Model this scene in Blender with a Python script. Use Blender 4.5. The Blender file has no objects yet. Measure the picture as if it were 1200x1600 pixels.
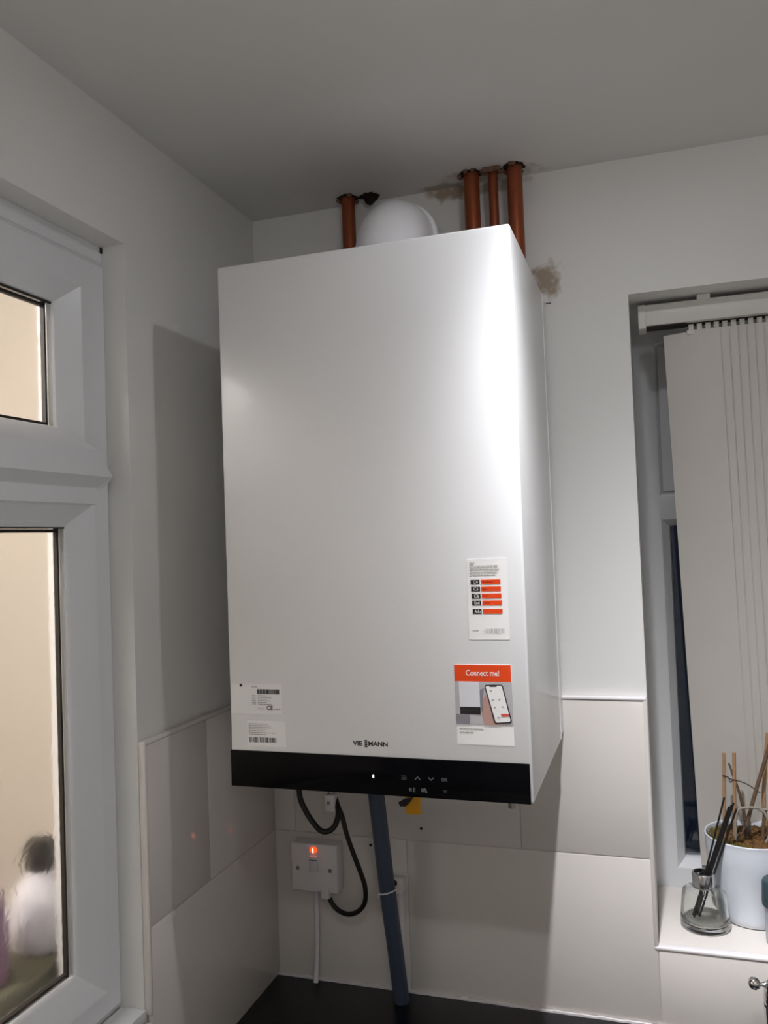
import bpy, bmesh, math, random
from mathutils import Vector, Matrix
random.seed(7)
S = bpy.context.scene
COL = S.collection
# ------------------------------------------------------------------ camera
cam_d = bpy.data.cameras.new('camera'); cam = bpy.data.objects.new('camera', cam_d); COL.objects.link(cam)
cam_d.sensor_fit = 'VERTICAL'; cam_d.sensor_height = 24.0; cam_d.lens = 1286.13 / 1600 * 24.0
cam_d.clip_start = 0.02
F = Vector((-0.30731069, 0.95104714, 0.03270287)); R = Vector((0.95053837, 0.30841343, -0.03685046)); U = Vector((0.04513253, -0.0197608, 0.99878555))
mt = Matrix.Identity(4)
for i in range(3):
    mt[i][0] = R[i]; mt[i][1] = U[i]; mt[i][2] = -F[i]
mt.translation = Vector((0.67294333, -1.35914842, 0.76438766))
cam.matrix_world = mt
S.camera = cam
# ------------------------------------------------------------------ world, lights, exposure
S.view_settings.view_transform = 'Standard'; S.view_settings.look = 'None'
S.view_settings.gamma = 1.0; S.view_settings.use_curve_mapping = False
S.view_settings.exposure = 0.52
w = bpy.data.worlds.new('night'); S.world = w; w.use_nodes = True
w.node_tree.nodes['Background'].inputs[0].default_value = (0.02, 0.03, 0.06, 1); w.node_tree.nodes['Background'].inputs[1].default_value = 0.15

def beam_lamp(name, loc, power, col, aim=(0, 0, -1), n=9.7, rad=0.02, spill=0.0):
    """reflector lamp or added fill light, its beam falling off as cos^n round the aim direction"""
    d = bpy.data.lights.new(name, 'POINT'); d.energy = power; d.color = col; d.shadow_soft_size = rad
    d.use_nodes = True; nt = d.node_tree; em = nt.nodes['Emission']
    tc = nt.nodes.new('ShaderNodeTexCoord'); dt = nt.nodes.new('ShaderNodeVectorMath'); dt.operation = 'DOT_PRODUCT'
    dt.inputs[1].default_value = Vector(aim).normalized(); nt.links.new(tc.outputs['Normal'], dt.inputs[0])
    mx = nt.nodes.new('ShaderNodeMath'); mx.operation = 'MAXIMUM'; mx.inputs[1].default_value = 0.0; nt.links.new(dt.outputs['Value'], mx.inputs[0])
    pw = nt.nodes.new('ShaderNodeMath'); pw.operation = 'POWER'; pw.inputs[1].default_value = n; nt.links.new(mx.outputs[0], pw.inputs[0])
    sz = nt.nodes.new('ShaderNodeSeparateXYZ'); nt.links.new(tc.outputs['Normal'], sz.inputs[0])
    sp_ = nt.nodes.new('ShaderNodeMath'); sp_.operation = 'MULTIPLY'; sp_.inputs[1].default_value = -spill; nt.links.new(sz.outputs['Z'], sp_.inputs[0])
    s2 = nt.nodes.new('ShaderNodeMath'); s2.operation = 'MAXIMUM'; s2.inputs[1].default_value = 0.0; nt.links.new(sp_.outputs[0], s2.inputs[0])
    sm = nt.nodes.new('ShaderNodeMath'); sm.operation = 'ADD'; nt.links.new(pw.outputs[0], sm.inputs[0]); nt.links.new(s2.outputs[0], sm.inputs[1])
    nt.links.new(sm.outputs[0], em.inputs['Strength'])
    o = bpy.data.objects.new(name, d); o.location = loc; COL.objects.link(o); return o
NEUT = (0.94, 0.955, 1.0)
LP = 34.0
beam_lamp('downlight_over_worktop', (0.625, -0.505, 1.34), LP * 2.85, NEUT, (0.21, 0.12, -1), 12.5, 0.015, 0.028)
beam_lamp('downlight_over_camera', (0.625, -1.38, 1.34), LP * 0.34, NEUT, (0.15, 0.65, -1))
beam_lamp('ambient_fill_mid_room', (1.75, -1.38, 1.345), LP * 1.2, NEUT)  # unseen lamp, added to raise the ambient light
beam_lamp('ambient_fill_far_room', (1.10, -2.45, 1.345), LP * 1.1, NEUT)  # added out-of-view fill, lights the room by bounce off the floor
beam_lamp('ambient_fill_far_corner', (1.95, -2.45, 1.345), LP * 1.1, NEUT)  # second added floor-bounce fill, also out of view
beam_lamp('upward_fill_far_room', (1.45, -2.6, 1.0), 36, NEUT, (-0.15, 0.45, 0.85), 2.5, 0.12)  # invented upward fill: brightens ceiling and upper boiler, spares the low tiles
pl = bpy.data.lights.new('next_room_bulb', 'POINT'); pl.energy = 24; pl.color = (1.0, 0.97, 0.93); pl.shadow_soft_size = 0.06
plo = bpy.data.objects.new('next_room_bulb', pl); plo.location = (-0.55, -1.1, 1.30); COL.objects.link(plo)

# ------------------------------------------------------------------ materials
def lin(c):
    return tuple((x / 12.92 if x <= 0.04045 else ((x + 0.055) / 1.055) ** 2.4) for x in [v / 255 for v in c])
def mat(name, rgb, rough=0.5, metal=0.0, var=0.0, scale=20.0, bump=0.0, bscale=80.0, coat=0.0, spec=0.5, emit=None, estr=0.0, trans=0.0, ior=1.45):
    m = bpy.data.materials.new(name); m.use_nodes = True
    nt = m.node_tree; b = nt.nodes['Principled BSDF']
    c = lin(rgb)
    b.inputs['Base Color'].default_value = (*c, 1); b.inputs['Roughness'].default_value = rough; b.inputs['Metallic'].default_value = metal
    b.inputs['Coat Weight'].default_value = coat; b.inputs['Specular IOR Level'].default_value = spec
    b.inputs['Transmission Weight'].default_value = trans; b.inputs['IOR'].default_value = ior
    if emit:
        b.inputs['Emission Color'].default_value = (*lin(emit), 1); b.inputs['Emission Strength'].default_value = estr
    tc = nt.nodes.new('ShaderNodeTexCoord')
    if var > 0:
        n = nt.nodes.new('ShaderNodeTexNoise'); n.inputs['Scale'].default_value = scale; n.inputs['Detail'].default_value = 4
        nt.links.new(tc.outputs['Object'], n.inputs['Vector'])
        mx = nt.nodes.new('ShaderNodeMix'); mx.data_type = 'RGBA'
        mx.inputs['A'].default_value = (*[x * (1 - var) for x in c], 1); mx.inputs['B'].default_value = (*[min(1, x * (1 + var)) for x in c], 1)
        nt.links.new(n.outputs['Fac'], mx.inputs['Factor']); nt.links.new(mx.outputs['Result'], b.inputs['Base Color'])
    if bump > 0:
        n = nt.nodes.new('ShaderNodeTexNoise'); n.inputs['Scale'].default_value = bscale; n.inputs['Detail'].default_value = 3
        nt.links.new(tc.outputs['Object'], n.inputs['Vector'])
        bp = nt.nodes.new('ShaderNodeBump'); bp.inputs['Strength'].default_value = bump; bp.inputs['Distance'].default_value = 0.002
        nt.links.new(n.outputs['Fac'], bp.inputs['Height']); nt.links.new(bp.outputs['Normal'], b.inputs['Normal'])
    return m

def add_stains(m, spots, colour, nscale=60.0):
    """old plaster stains with ragged outlines; spots = (centre, radii, strength)"""
    nt = m.node_tree; b = nt.nodes['Principled BSDF']
    tc = nt.nodes.new('ShaderNodeTexCoord')
    no = nt.nodes.new('ShaderNodeTexNoise'); no.inputs['Scale'].default_value = nscale; no.inputs['Detail'].default_value = 5
    nt.links.new(tc.outputs['Object'], no.inputs['Vector'])
    total = None
    for c, r, s in spots:
        mp = nt.nodes.new('ShaderNodeVectorMath'); mp.operation = 'SUBTRACT'; mp.inputs[1].default_value = c
        nt.links.new(tc.outputs['Object'], mp.inputs[0])
        dv = nt.nodes.new('ShaderNodeVectorMath'); dv.operation = 'DIVIDE'; dv.inputs[1].default_value = r
        nt.links.new(mp.outputs[0], dv.inputs[0])
        ln = nt.nodes.new('ShaderNodeVectorMath'); ln.operation = 'LENGTH'; nt.links.new(dv.outputs[0], ln.inputs[0])
        sub = nt.nodes.new('ShaderNodeMath'); sub.operation = 'SUBTRACT'; sub.inputs[0].default_value = 1.25; nt.links.new(ln.outputs['Value'], sub.inputs[1])
        ml = nt.nodes.new('ShaderNodeMath'); ml.operation = 'MULTIPLY_ADD'; ml.inputs[1].default_value = 2.2; ml.inputs[2].default_value = -1.25
        nt.links.new(no.outputs['Fac'], ml.inputs[0])
        ad = nt.nodes.new('ShaderNodeMath'); ad.operation = 'ADD'; nt.links.new(sub.outputs[0], ad.inputs[0]); nt.links.new(ml.outputs[0], ad.inputs[1])
        sc = nt.nodes.new('ShaderNodeMath'); sc.operation = 'MULTIPLY'; sc.use_clamp = True; sc.inputs[1].default_value = 1.6; nt.links.new(ad.outputs[0], sc.inputs[0])
        s2 = nt.nodes.new('ShaderNodeMath'); s2.operation = 'MULTIPLY'; s2.inputs[1].default_value = s; nt.links.new(sc.outputs[0], s2.inputs[0])
        if total is None: total = s2
        else:
            mxm = nt.nodes.new('ShaderNodeMath'); mxm.operation = 'MAXIMUM'; nt.links.new(total.outputs[0], mxm.inputs[0]); nt.links.new(s2.outputs[0], mxm.inputs[1]); total = mxm
    mx = nt.nodes.new('ShaderNodeMix'); mx.data_type = 'RGBA'
    src = b.inputs['Base Color'].links[0].from_socket if b.inputs['Base Color'].links else None
    if src: nt.links.new(src, mx.inputs['A'])
    else: mx.inputs['A'].default_value = b.inputs['Base Color'].default_value
    mx.inputs['B'].default_value = (*lin(colour), 1)
    nt.links.new(total.outputs[0], mx.inputs['Factor']); nt.links.new(mx.outputs['Result'], b.inputs['Base Color'])

WALL = (232, 230, 226)
M = {}
M['wall'] = mat('wall_paint', WALL, 0.55, var=0.015, scale=3, bump=0.06, bscale=180)
M['wall_back'] = mat('wall_paint_back', WALL, 0.55, var=0.015, scale=3, bump=0.06, bscale=180)
add_stains(M['wall_back'], [((0.527, 0, 1.178), (0.026, 0.05, 0.034), 0.8), ((0.375, 0, 1.349), (0.05, 0.05, 0.014), 0.8), ((0.44, 0, 1.349), (0.07, 0.05, 0.012), 0.6)], (146, 120, 84))
M['ceiling'] = mat('ceiling_paint', (222, 220, 216), 0.6, var=0.015, scale=2, bump=0.05, bscale=120)
add_stains(M['ceiling'], [((0.37, -0.012, 1.358), (0.05, 0.014, 0.05), 0.6), ((0.45, -0.03, 1.358), (0.075, 0.03, 0.05), 0.55)], (150, 130, 92))
M['floor'] = mat('floor_vinyl', (205, 203, 200), 0.4, var=0.1, scale=6)
M['tile'] = mat('glazed_tile', (224, 217, 210), 0.12, var=0.02, scale=6, bump=0.02, bscale=14)
M['grout'] = mat('grout', (196, 190, 182), 0.8, var=0.08, scale=90)
M['worktop'] = mat('black_granite_laminate', (13, 13, 15), 0.3, spec=0.25, var=0.35, scale=240, bump=0.05, bscale=260)
M['upvc'] = mat('white_upvc', (226, 226, 227), 0.3, var=0.01, scale=4)
M['gasket'] = mat('black_gasket', (42, 36, 30), 0.6, var=0.1, scale=60)
M['casing'] = mat('white_enamelled_steel', (228, 227, 227), 0.27, bump=0.008, bscale=9, spec=0.6)
M['black_gloss'] = mat('black_glass_panel', (4, 4, 7), 0.10, spec=0.12, var=0.05, scale=10)
M['icon'] = mat('panel_icon_print', (120, 120, 125), 0.5, var=0.02, scale=50)
M['icon_dim'] = mat('panel_icon_print_dim', (80, 80, 84), 0.5, var=0.02, scale=50)
M['led'] = mat('white_status_light', (255, 255, 255), 0.4, emit=(225, 245, 255), estr=6.0, var=0.01)
M['neon'] = mat('red_neon', (200, 50, 20), 0.3, emit=(255, 70, 25), estr=1.2, var=0.05)
M['neon_core'] = mat('red_neon_core', (255, 160, 110), 0.3, emit=(255, 150, 110), estr=6.0, var=0.02)
M['paper'] = mat('sticker_paper', (232, 230, 228), 0.5, var=0.01, scale=30)
M['print_grey'] = mat('sticker_grey_print', (165, 162, 158), 0.6, var=0.05, scale=300)
M['print_black'] = mat('sticker_black_print', (28, 26, 26), 0.5, var=0.05, scale=300)
M['orange'] = mat('sticker_orange', (222, 68, 14), 0.45, var=0.02, scale=40)
M['skin'] = mat('sticker_hand_print', (178, 140, 130), 0.5, var=0.08, scale=120)
M['pgrey'] = mat('sticker_photo_grey', (176, 174, 176), 0.5, var=0.08, scale=60)
M['pdark'] = mat('sticker_photo_dark_grey', (132, 130, 136), 0.5, var=0.05, scale=60)
M['pwhite'] = mat('sticker_photo_white', (212, 211, 216), 0.5, var=0.02, scale=60)
M['flue'] = mat('white_flue_plastic', (232, 230, 232), 0.35, var=0.01, scale=8)
M['copper'] = mat('copper_pipe', (150, 80, 50), 0.42, metal=0.6, var=0.28, scale=30, bump=0.05, bscale=60)
M['plaster'] = mat('broken_plaster', (120, 92, 74), 0.9, var=0.5, scale=120, bump=0.6, bscale=160)
M['hole'] = mat('dark_hole', (38, 28, 22), 0.95, var=0.3, scale=90)
M['lead'] = mat('black_flex', (24, 20, 17), 0.4, var=0.15, scale=60)
M['waste'] = mat('slate_grey_pipe', (64, 74, 90), 0.42, var=0.08, scale=30)
M['white_plastic'] = mat('white_plastic', (228, 222, 222), 0.35, var=0.015, scale=20)
M['steel'] = mat('screw_steel', (150, 145, 138), 0.35, metal=0.9, var=0.1, scale=90)
M['yellow'] = mat('yellow_valve_lever', (226, 160, 22), 0.4, var=0.06, scale=60)
M['chrome'] = mat('chrome', (225, 224, 224), 0.07, metal=1.0, var=0.03, scale=12)
M['silver'] = mat('silver_collar', (214, 213, 214), 0.2, metal=1.0, var=0.04, scale=30)
M['glass'] = mat('clear_glass', (250, 252, 250), 0.0, trans=1.0, ior=1.48, var=0.004)
M['oil'] = mat('diffuser_liquid', (240, 240, 234), 0.0, trans=1.0, ior=1.33, var=0.004)
M['reed'] = mat('black_reed', (22, 18, 20), 0.7, var=0.25, scale=200, bump=0.3, bscale=400)
M['pot'] = mat('white_ceramic', (226, 230, 238), 0.14, var=0.01, scale=8)
M['bark'] = mat('bark_and_moss', (108, 78, 44), 0.9, var=0.6, scale=90, bump=0.8, bscale=160)
M['moss'] = mat('green_moss', (120, 112, 48), 0.95, var=0.4, scale=120, bump=0.8, bscale=200)
M['bamboo'] = mat('bamboo_cane', (176, 138, 104), 0.55, var=0.2, scale=50, bump=0.2, bscale=120)
M['stem'] = mat('dried_stem', (104, 82, 64), 0.7, var=0.3, scale=90, bump=0.4, bscale=150)
M['root'] = mat('pale_aerial_root', (150, 142, 128), 0.5, var=0.15, scale=60)
M['twist'] = mat('brown_tie', (70, 50, 42), 0.6, var=0.2, scale=80)
M['blind'] = mat('blind_fabric', (214, 208, 200), 0.8, var=0.04, scale=14, bump=0.12, bscale=120)
M['rail'] = mat('blind_rail_white', (220, 216, 208), 0.4, var=0.02, scale=12)
M['dark_slot'] = mat('blind_slot_dark', (40, 36, 33), 0.7, var=0.1, scale=30)
M['cream_wall'] = mat('cream_wall_next_room', (234, 226, 216), 0.7, var=0.03, scale=2)
M['olive'] = mat('olive_grey_ledge', (112, 110, 92), 0.6, var=0.12, scale=8)
M['white_bottle'] = mat('white_bottle_plastic', (228, 226, 232), 0.35, var=0.02, scale=20)
M['lilac'] = mat('lilac_bottle_plastic', (160, 128, 152), 0.35, var=0.04, scale=20)
M['dark_cap'] = mat('dark_bottle_cap', (44, 40, 36), 0.5, var=0.1, scale=20)
M['teal'] = mat('dark_teal_lid', (52, 70, 78), 0.4, var=0.05, scale=20)
M['pale_grey'] = mat('pale_grey_canister', (176, 178, 184), 0.3, var=0.03, scale=20)
M['night'] = mat('window_glass_clear', (235, 240, 245), 0.01, trans=1.0, ior=1.45, var=0.004)
M['obscure'] = mat('obscure_patterned_glass', (252, 250, 248), 0.2, trans=1.0, ior=1.2)
def obscure_bump(m):
    nt = m.node_tree; b = nt.nodes['Principled BSDF']; tc = nt.nodes.new('ShaderNodeTexCoord')
    n = nt.nodes.new('ShaderNodeTexNoise'); n.inputs['Scale'].default_value = 38; n.inputs['Detail'].default_value = 1.0; n.inputs['Distortion'].default_value = 1.5
    nt.links.new(tc.outputs['Object'], n.inputs['Vector'])
    v = nt.nodes.new('ShaderNodeTexVoronoi'); v.feature = 'F1'; v.inputs['Scale'].default_value = 34
    mp = nt.nodes.new('ShaderNodeMapping'); mp.inputs['Scale'].default_value = (1, 1.0, 0.8); mp.inputs['Rotation'].default_value = (0.6, 0, 0)
    nt.links.new(tc.outputs['Object'], mp.inputs['Vector']); nt.links.new(mp.outputs['Vector'], v.inputs['Vector'])
    lt = nt.nodes.new('ShaderNodeMapRange'); lt.inputs['From Min'].default_value = 0.08; lt.inputs['From Max'].default_value = 0.22; lt.inputs['To Min'].default_value = 1; lt.inputs['To Max'].default_value = 0
    nt.links.new(v.outputs['Distance'], lt.inputs['Value'])
    ad = nt.nodes.new('ShaderNodeMath'); ad.operation = 'MULTIPLY_ADD'; ad.inputs[1].default_value = 0.5
    nt.links.new(lt.outputs['Result'], ad.inputs[0]); nt.links.new(n.outputs['Fac'], ad.inputs[2])
    bp = nt.nodes.new('ShaderNodeBump'); bp.inputs['Strength'].default_value = 0.2; bp.inputs['Distance'].default_value = 0.003
    nt.links.new(ad.outputs[0], bp.inputs['Height']); nt.links.new(bp.outputs['Normal'], b.inputs['Normal'])
obscure_bump(M['obscure'])

# ------------------------------------------------------------------ mesh helpers (all in room coordinates: x right, y into back wall, z above worktop)
def box(bm, x0, x1, y0, y1, z0, z1, bev=0.0, seg=2):
    t = bmesh.new()
    v = [t.verts.new((x, y, z)) for x in (x0, x1) for y in (y0, y1) for z in (z0, z1)]
    for f in ((0, 1, 3, 2), (4, 6, 7, 5), (0, 4, 5, 1), (2, 3, 7, 6), (0, 2, 6, 4), (1, 5, 7, 3)): t.faces.new([v[i] for i in f])
    if bev > 0: bmesh.ops.bevel(t, geom=list(t.edges), offset=bev, segments=seg, affect='EDGES', profile=0.5)
    join(bm, t)
def join(bm, t):
    t.verts.index_update(); mp = [bm.verts.new(v.co) for v in t.verts]
    for f in t.faces:
        try: bm.faces.new([mp[v.index] for v in f.verts])
        except ValueError: pass
    t.free()
def frame_of(d):
    d = d.normalized(); a = Vector((0, 0, 1)) if abs(d.z) < 0.9 else Vector((1, 0, 0))
    u = d.cross(a).normalized(); return u, d.cross(u).normalized()
def tube(bm, pts, r, n=16, caps=True):
    pts = [Vector(p) for p in pts]; rs = r if isinstance(r, (list, tuple)) else [r] * len(pts)
    rings = []; u = None
    for i, p in enumerate(pts):
        d = (pts[min(i + 1, len(pts) - 1)] - pts[max(i - 1, 0)]).normalized()
        if u is None: u, v = frame_of(d)
        else:
            u = (u - d * u.dot(d)).normalized(); v = d.cross(u)
        rings.append([bm.verts.new(p + (u * math.cos(2 * math.pi * k / n) + v * math.sin(2 * math.pi * k / n)) * rs[i]) for k in range(n)])
    for a, b in zip(rings, rings[1:]):
        for k in range(n): bm.faces.new((a[k], a[(k + 1) % n], b[(k + 1) % n], b[k]))
    if caps: bm.faces.new(rings[0][::-1]); bm.faces.new(rings[-1])
def smooth_path(pts, n=10):
    P = [Vector(p) for p in pts]; P = [P[0] * 2 - P[1]] + P + [P[-1] * 2 - P[-2]]; out = []
    for i in range(1, len(P) - 2):
        for k in range(n):
            t = k / n; a, b, c, d = P[i - 1], P[i], P[i + 1], P[i + 2]
            out.append(0.5 * ((2 * b) + (c - a) * t + (2 * a - 5 * b + 4 * c - d) * t * t + (3 * b - a - 3 * c + d) * t ** 3))
    out.append(P[-2]); return out
def lathe(bm, prof, c, n=48, axis=(0, 0, 1)):
    ax = Vector(axis).normalized(); u, v = frame_of(ax); c = Vector(c); rings = []
    for r, h in prof:
        if r < 1e-6: rings.append([bm.verts.new(c + ax * h)])
        else: rings.append([bm.verts.new(c + ax * h + (u * math.cos(2 * math.pi * k / n) + v * math.sin(2 * math.pi * k / n)) * r) for k in range(n)])
    for a, b in zip(rings, rings[1:]):
        for k in range(n):
            A, A2, B, B2 = a[k % len(a)], a[(k + 1) % len(a)], b[k % len(b)], b[(k + 1) % len(b)]
            f = []
            for q in (A, A2, B2, B):
                if q not in f: f.append(q)
            if len(f) > 2: bm.faces.new(f)
def prism(bm, poly, a0, a1, axis):
    """extrude a polygon given in the two other axes along axis ('x','y','z')"""
    def mk(p, a):
        return {'x': (a, p[0], p[1]), 'y': (p[0], a, p[1]), 'z': (p[0], p[1], a)}[axis]
    A = [bm.verts.new(mk(p, a0)) for p in poly]; B = [bm.verts.new(mk(p, a1)) for p in poly]; n = len(poly)
    bm.faces.new(A); bm.faces.new(B[::-1])
    for k in range(n): bm.faces.new((A[k], B[k], B[(k + 1) % n], A[(k + 1) % n]))
WL = {}
def thing(name, label, cat, loc, group=None, kind=None):
    o = bpy.data.objects.new(name, None); COL.objects.link(o); o.location = loc; o.empty_display_size = 0.02
    WL[o.name] = Vector(loc)
    tag(o, label, cat, group, kind); return o
def tag(o, label=None, cat=None, group=None, kind=None):
    if label: o['label'] = label
    if cat: o['category'] = cat
    if group: o['group'] = group
    if kind: o['kind'] = kind
    return o
def obj(name, bm, m, parent=None, loc=None, label=None, smooth=35, kind=None):
    bmesh.ops.recalc_face_normals(bm, faces=bm.faces)
    base = WL[parent.name] if parent else Vector(loc or (0, 0, 0))
    bmesh.ops.translate(bm, vec=-base, verts=bm.verts)
    me = bpy.data.meshes.new(name); bm.to_mesh(me); bm.free()
    me.materials.append(m)
    if smooth:
        for p in me.polygons: p.use_smooth = True
        me.set_sharp_from_angle(angle=math.radians(smooth))
    o = bpy.data.objects.new(name, me); COL.objects.link(o)
    if parent: o.parent = parent
    else: o.location = base
    WL[o.name] = base
    if label: o['label'] = label
    if kind: o['kind'] = kind
    return o
def nb(): return bmesh.new()
def struct(name, bm, m, smooth=None):
    return obj(name, bm, m, smooth=smooth, kind='structure')

# ------------------------------------------------------------------ the room
XR, YF, ZF, ZC = 2.6, -3.0, -0.90, 1.3577
WY0, WZ0, WZ1, WYF = -0.3975, 0.149, 1.184, -1.75       # left window opening
BX0, BX1, BZ0, BZ1 = 0.655, 1.80, 0.1212, 1.1395         # back window opening
b = nb(); box(b, -0.2, XR + .1, YF - .1, 0.27, ZF - .05, ZF); struct('floor', b, M['floor'])
b = nb(); box(b, -0.1, XR + .1, YF - .1, 0.27, ZC, ZC + .05); struct('ceiling', b, M['ceiling'])
b = nb()
box(b, -0.1, BX0, 0, 0.27, ZF, ZC); box(b, BX1, XR, 0, 0.27, ZF, ZC); box(b, BX0, BX1, 0, 0.27, ZF, BZ0 - 0.008)
box(b, BX0, BX1, 0.002, 0.27, BZ1, ZC)
wall_back = struct('wall_back', b, M['wall_back'])
b = nb()
box(b, -0.1, 0, WY0, 0, ZF, ZC); box(b, -0.1, 0, YF, WYF, ZF, ZC); box(b, -0.1, 0, WYF, WY0, ZF, WZ0 - 0.004); box(b, -0.1, 0, WYF, WY0, WZ1, ZC)
wall_left = struct('wall_left', b, M['wall'])
b = nb(); box(b, XR, XR + .1, YF, 0.27, ZF, ZC); struct('wall_right', b, M['wall'])
b = nb(); box(b, -0.1, XR + .1, YF - .1, YF, ZF, ZC); struct('wall_front', b, M['wall'])

# tiling: beveled glazed tiles 250 mm high on a grout bed
TP = 0.0097; TH = 0.2512; G = 0.0012
def tile_back(bm, x0, x1, z0, z1): box(bm, x0 + G / 2, x1 - G / 2, -TP, -0.002, z0 + G / 2, z1 - G / 2, 0.0012, 2)
b = nb()
for r, cuts in ((0, (0.0, 0.255, 0.655, 1.055, 1.455, 1.855, 2.305)), (1, (0.0, 0.05, 0.450, 0.6535))):
    for x0, x1 in zip(cuts, cuts[1:]):
        z0, z1 = (0.003, 0.2535) if r == 0 else (0.2535, 0.497)
        if r == 0 and x0 >= 0.65: z1 = BZ0 - 0.004
        tile_back(b, max(x0, TP + 0.001), x1, z0, z1)
for k in range(4):                                      # tiles lying on the sill
    x0 = BX0 + k * 0.30; box(b, x0 + G / 2, min(x0 + 0.30, BX1) - G / 2, -0.004, 0.222, BZ0 - 0.008, BZ0, 0.001, 1)
obj('tiling', b, M['tile'], wall_back, smooth=30)
b = nb(); box(b, TP - 0.002, 2.305, -0.0085, 0, 0.0, BZ0 - 0.006); box(b, TP - 0.002, BX0 - 0.003, -0.0085, 0, BZ0 - 0.006, 0.496)
obj('grout_bed', b, M['grout'], wall_back, smooth=None)
def quadrant(bm, c0, c1, r=0.006):  # rounded tile trim running between two points
    tube(bm, [c0, c1], r, 14)
b = nb()
box(b, TP, BX0 - 0.001, -0.0112, 0, 0.497, 0.5028, 0.0022, 3)
box(b, BX0 - 0.006, 2.305, -0.0112, 0.004, BZ0 - 0.0055, BZ0 + 0.0012, 0.0028, 4)
obj('tile_edge_trim', b, M['white_plastic'], wall_back)
b = nb(); box(b, BX0 - 0.0075, BX0 + 0.0005, -0.0108, 0.012, BZ0 - 0.002, 0.5028, 0.004, 4); obj('corner_edge_tile', b, M['tile'], wall_back)
b = nb()
ycut = [0.0 - TP, -0.2322, WY0 + 0.004]
box(b, 0.002, TP, ycut[1] + G / 2, -0.0005, 0.2535 + G / 2, 0.497, 0.0012, 2)
box(b, 0.002, TP, ycut[2], ycut[1] - G / 2, 0.2535 + G / 2, 0.497, 0.0012, 2)
box(b, 0.002, TP, ycut[2], -0.0005, 0.003, 0.2535 - G / 2, 0.0012, 2)
box(b, 0.002, TP, WY0, ycut[2], 0.003, 0.13, 0.0012, 2)
box(b, 0.002, TP, -1.75, WY0, 0.003, WZ0 - 0.018, 0.0012, 2)
obj('tiling', b, M['tile'], wall_left, smooth=30)
b = nb(); box(b, 0, 0.0085, WY0 + 0.005, -0.0005, 0, 0.496); obj('grout_bed', b, M['grout'], wall_left, smooth=None)
b = nb()
box(b, 0, 0.0112, WY0 + 0.002, -TP, 0.497, 0.5028, 0.0022, 3)
box(b, 0, 0.0112, WY0 - 0.0005, WY0 + 0.0055, 0.14, 0.5028, 0.0025, 3)
obj('tile_edge_trim', b, M['tile'], wall_left)

# ------------------------------------------------------------------ left window (window_1), obscure glass to the next room
win1 = thing('window_1', 'white framed window in the left wall with obscure patterned glass in two lights', 'window', (-0.03, -1.07, WZ0), kind='structure')
FX = -0.030; GX = -0.050
yo, yi = WY0, WYF
PY0 = -0.487          # pane right edge
def ring(bm, y0, y1, z0, z1, prof, kt=1.0, kb=1.0):
    """mitred frame: prof = list of (inset, x); y0>y1; kt, kb scale the inset at the head and foot"""
    loops = []
    for ins, x in prof:
        loops.append([bm.verts.new(p) for p in ((x, y0 - ins, z0 + ins * kb), (x, y1 + ins, z0 + ins * kb), (x, y1 + ins, z1 - ins * kt), (x, y0 - ins, z1 - ins * kt))])
    for A, B in zip(loops, loops[1:]):
        for k in range(4): bm.faces.new((A[k], A[(k + 1) % 4], B[(k + 1) % 4], B[k]))
WZH = 1.159
b = nb(); ring(b, yo, yi, 0.834, WZH, [(0, -0.09), (0, FX - 0.006), (0.006, FX - 0.002), (0.010, FX + 0.0006), (0.056, FX + 0.0006), (0.059, FX - 0.001), (0.086, FX - 0.015), (0.0885, FX - 0.017), (0.090, GX), (0.090, -0.065), (0.070, -0.09), (0, -0.09)], kt=0.82)
obj('upper_frame', b, M['upvc'], win1, smooth=20)
b = nb(); ring(b, yo, yi, WZ0, 0.8705, [(0, -0.09), (0, FX - 0.006), (0.006, FX - 0.002), (0.010, FX), (0.035, FX), (0.038, FX - 0.001), (0.071, FX - 0.016), (0.074, FX - 0.018), (0.0755, GX), (0.0755, -0.065), (0.060, -0.09), (0, -0.09)])
obj('lower_frame', b, M['upvc'], win1, smooth=20)
b = nb(); box(b, -0.09, FX - 0.007, yi, yo, WZH + 0.0005, WZ1, 0.001, 1); obj('head_trim', b, M['upvc'], win1)
b = nb(); box(b, FX - 0.008, FX - 0.0055, yo - 0.004, yo - 0.0002, WZH + 0.016, WZH + 0.024); obj('head_gap', b, M['gasket'], win1, smooth=None)
tp = [(-0.064, 0.795), (GX + 0.002, 0.795), (FX - 0.018, 0.797), (FX - 0.002, 0.823), (FX + 0.0015, 0.825), (FX + 0.0015, 0.846), (FX + 0.003, 0.8485), (FX + 0.014, 0.8585), (FX + 0.016, 0.8605), (FX + 0.016, 0.863), (FX + 0.013, 0.896), (FX + 0.010, 0.900), (FX - 0.014, 0.922), (GX + 0.002, 0.924), (-0.064, 0.924)]
def prism_tap(bm, poly, ends):   # poly (x,z); ends: function of (x,z)->y for right and left
    A = [bm.verts.new((x, ends(x, z)[0], z)) for x, z in poly]; B = [bm.verts.new((x, ends(x, z)[1], z)) for x, z in poly]; n = len(poly)
    bm.faces.new(A); bm.faces.new(B[::-1])
    for k in range(n): bm.faces.new((A[k], B[k], B[(k + 1) % n], A[(k + 1) % n]))
def tr_ends(x, z):
    if z >= 0.860:
        t = min(1, (z - 0.860) / 0.064); e = 0.020 + 0.068 * t ** 1.6 if x > GX else 0.06
    elif z >= 0.848: e = 0.020
    else: e = 0.034 if z > 0.824 else 0.034 + 0.040 * (0.824 - z) / 0.028
    return (WY0 - e, WYF + e)
b = nb(); prism_tap(b, tp, tr_ends); obj('transom', b, M['upvc'], win1, smooth=20)
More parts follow.
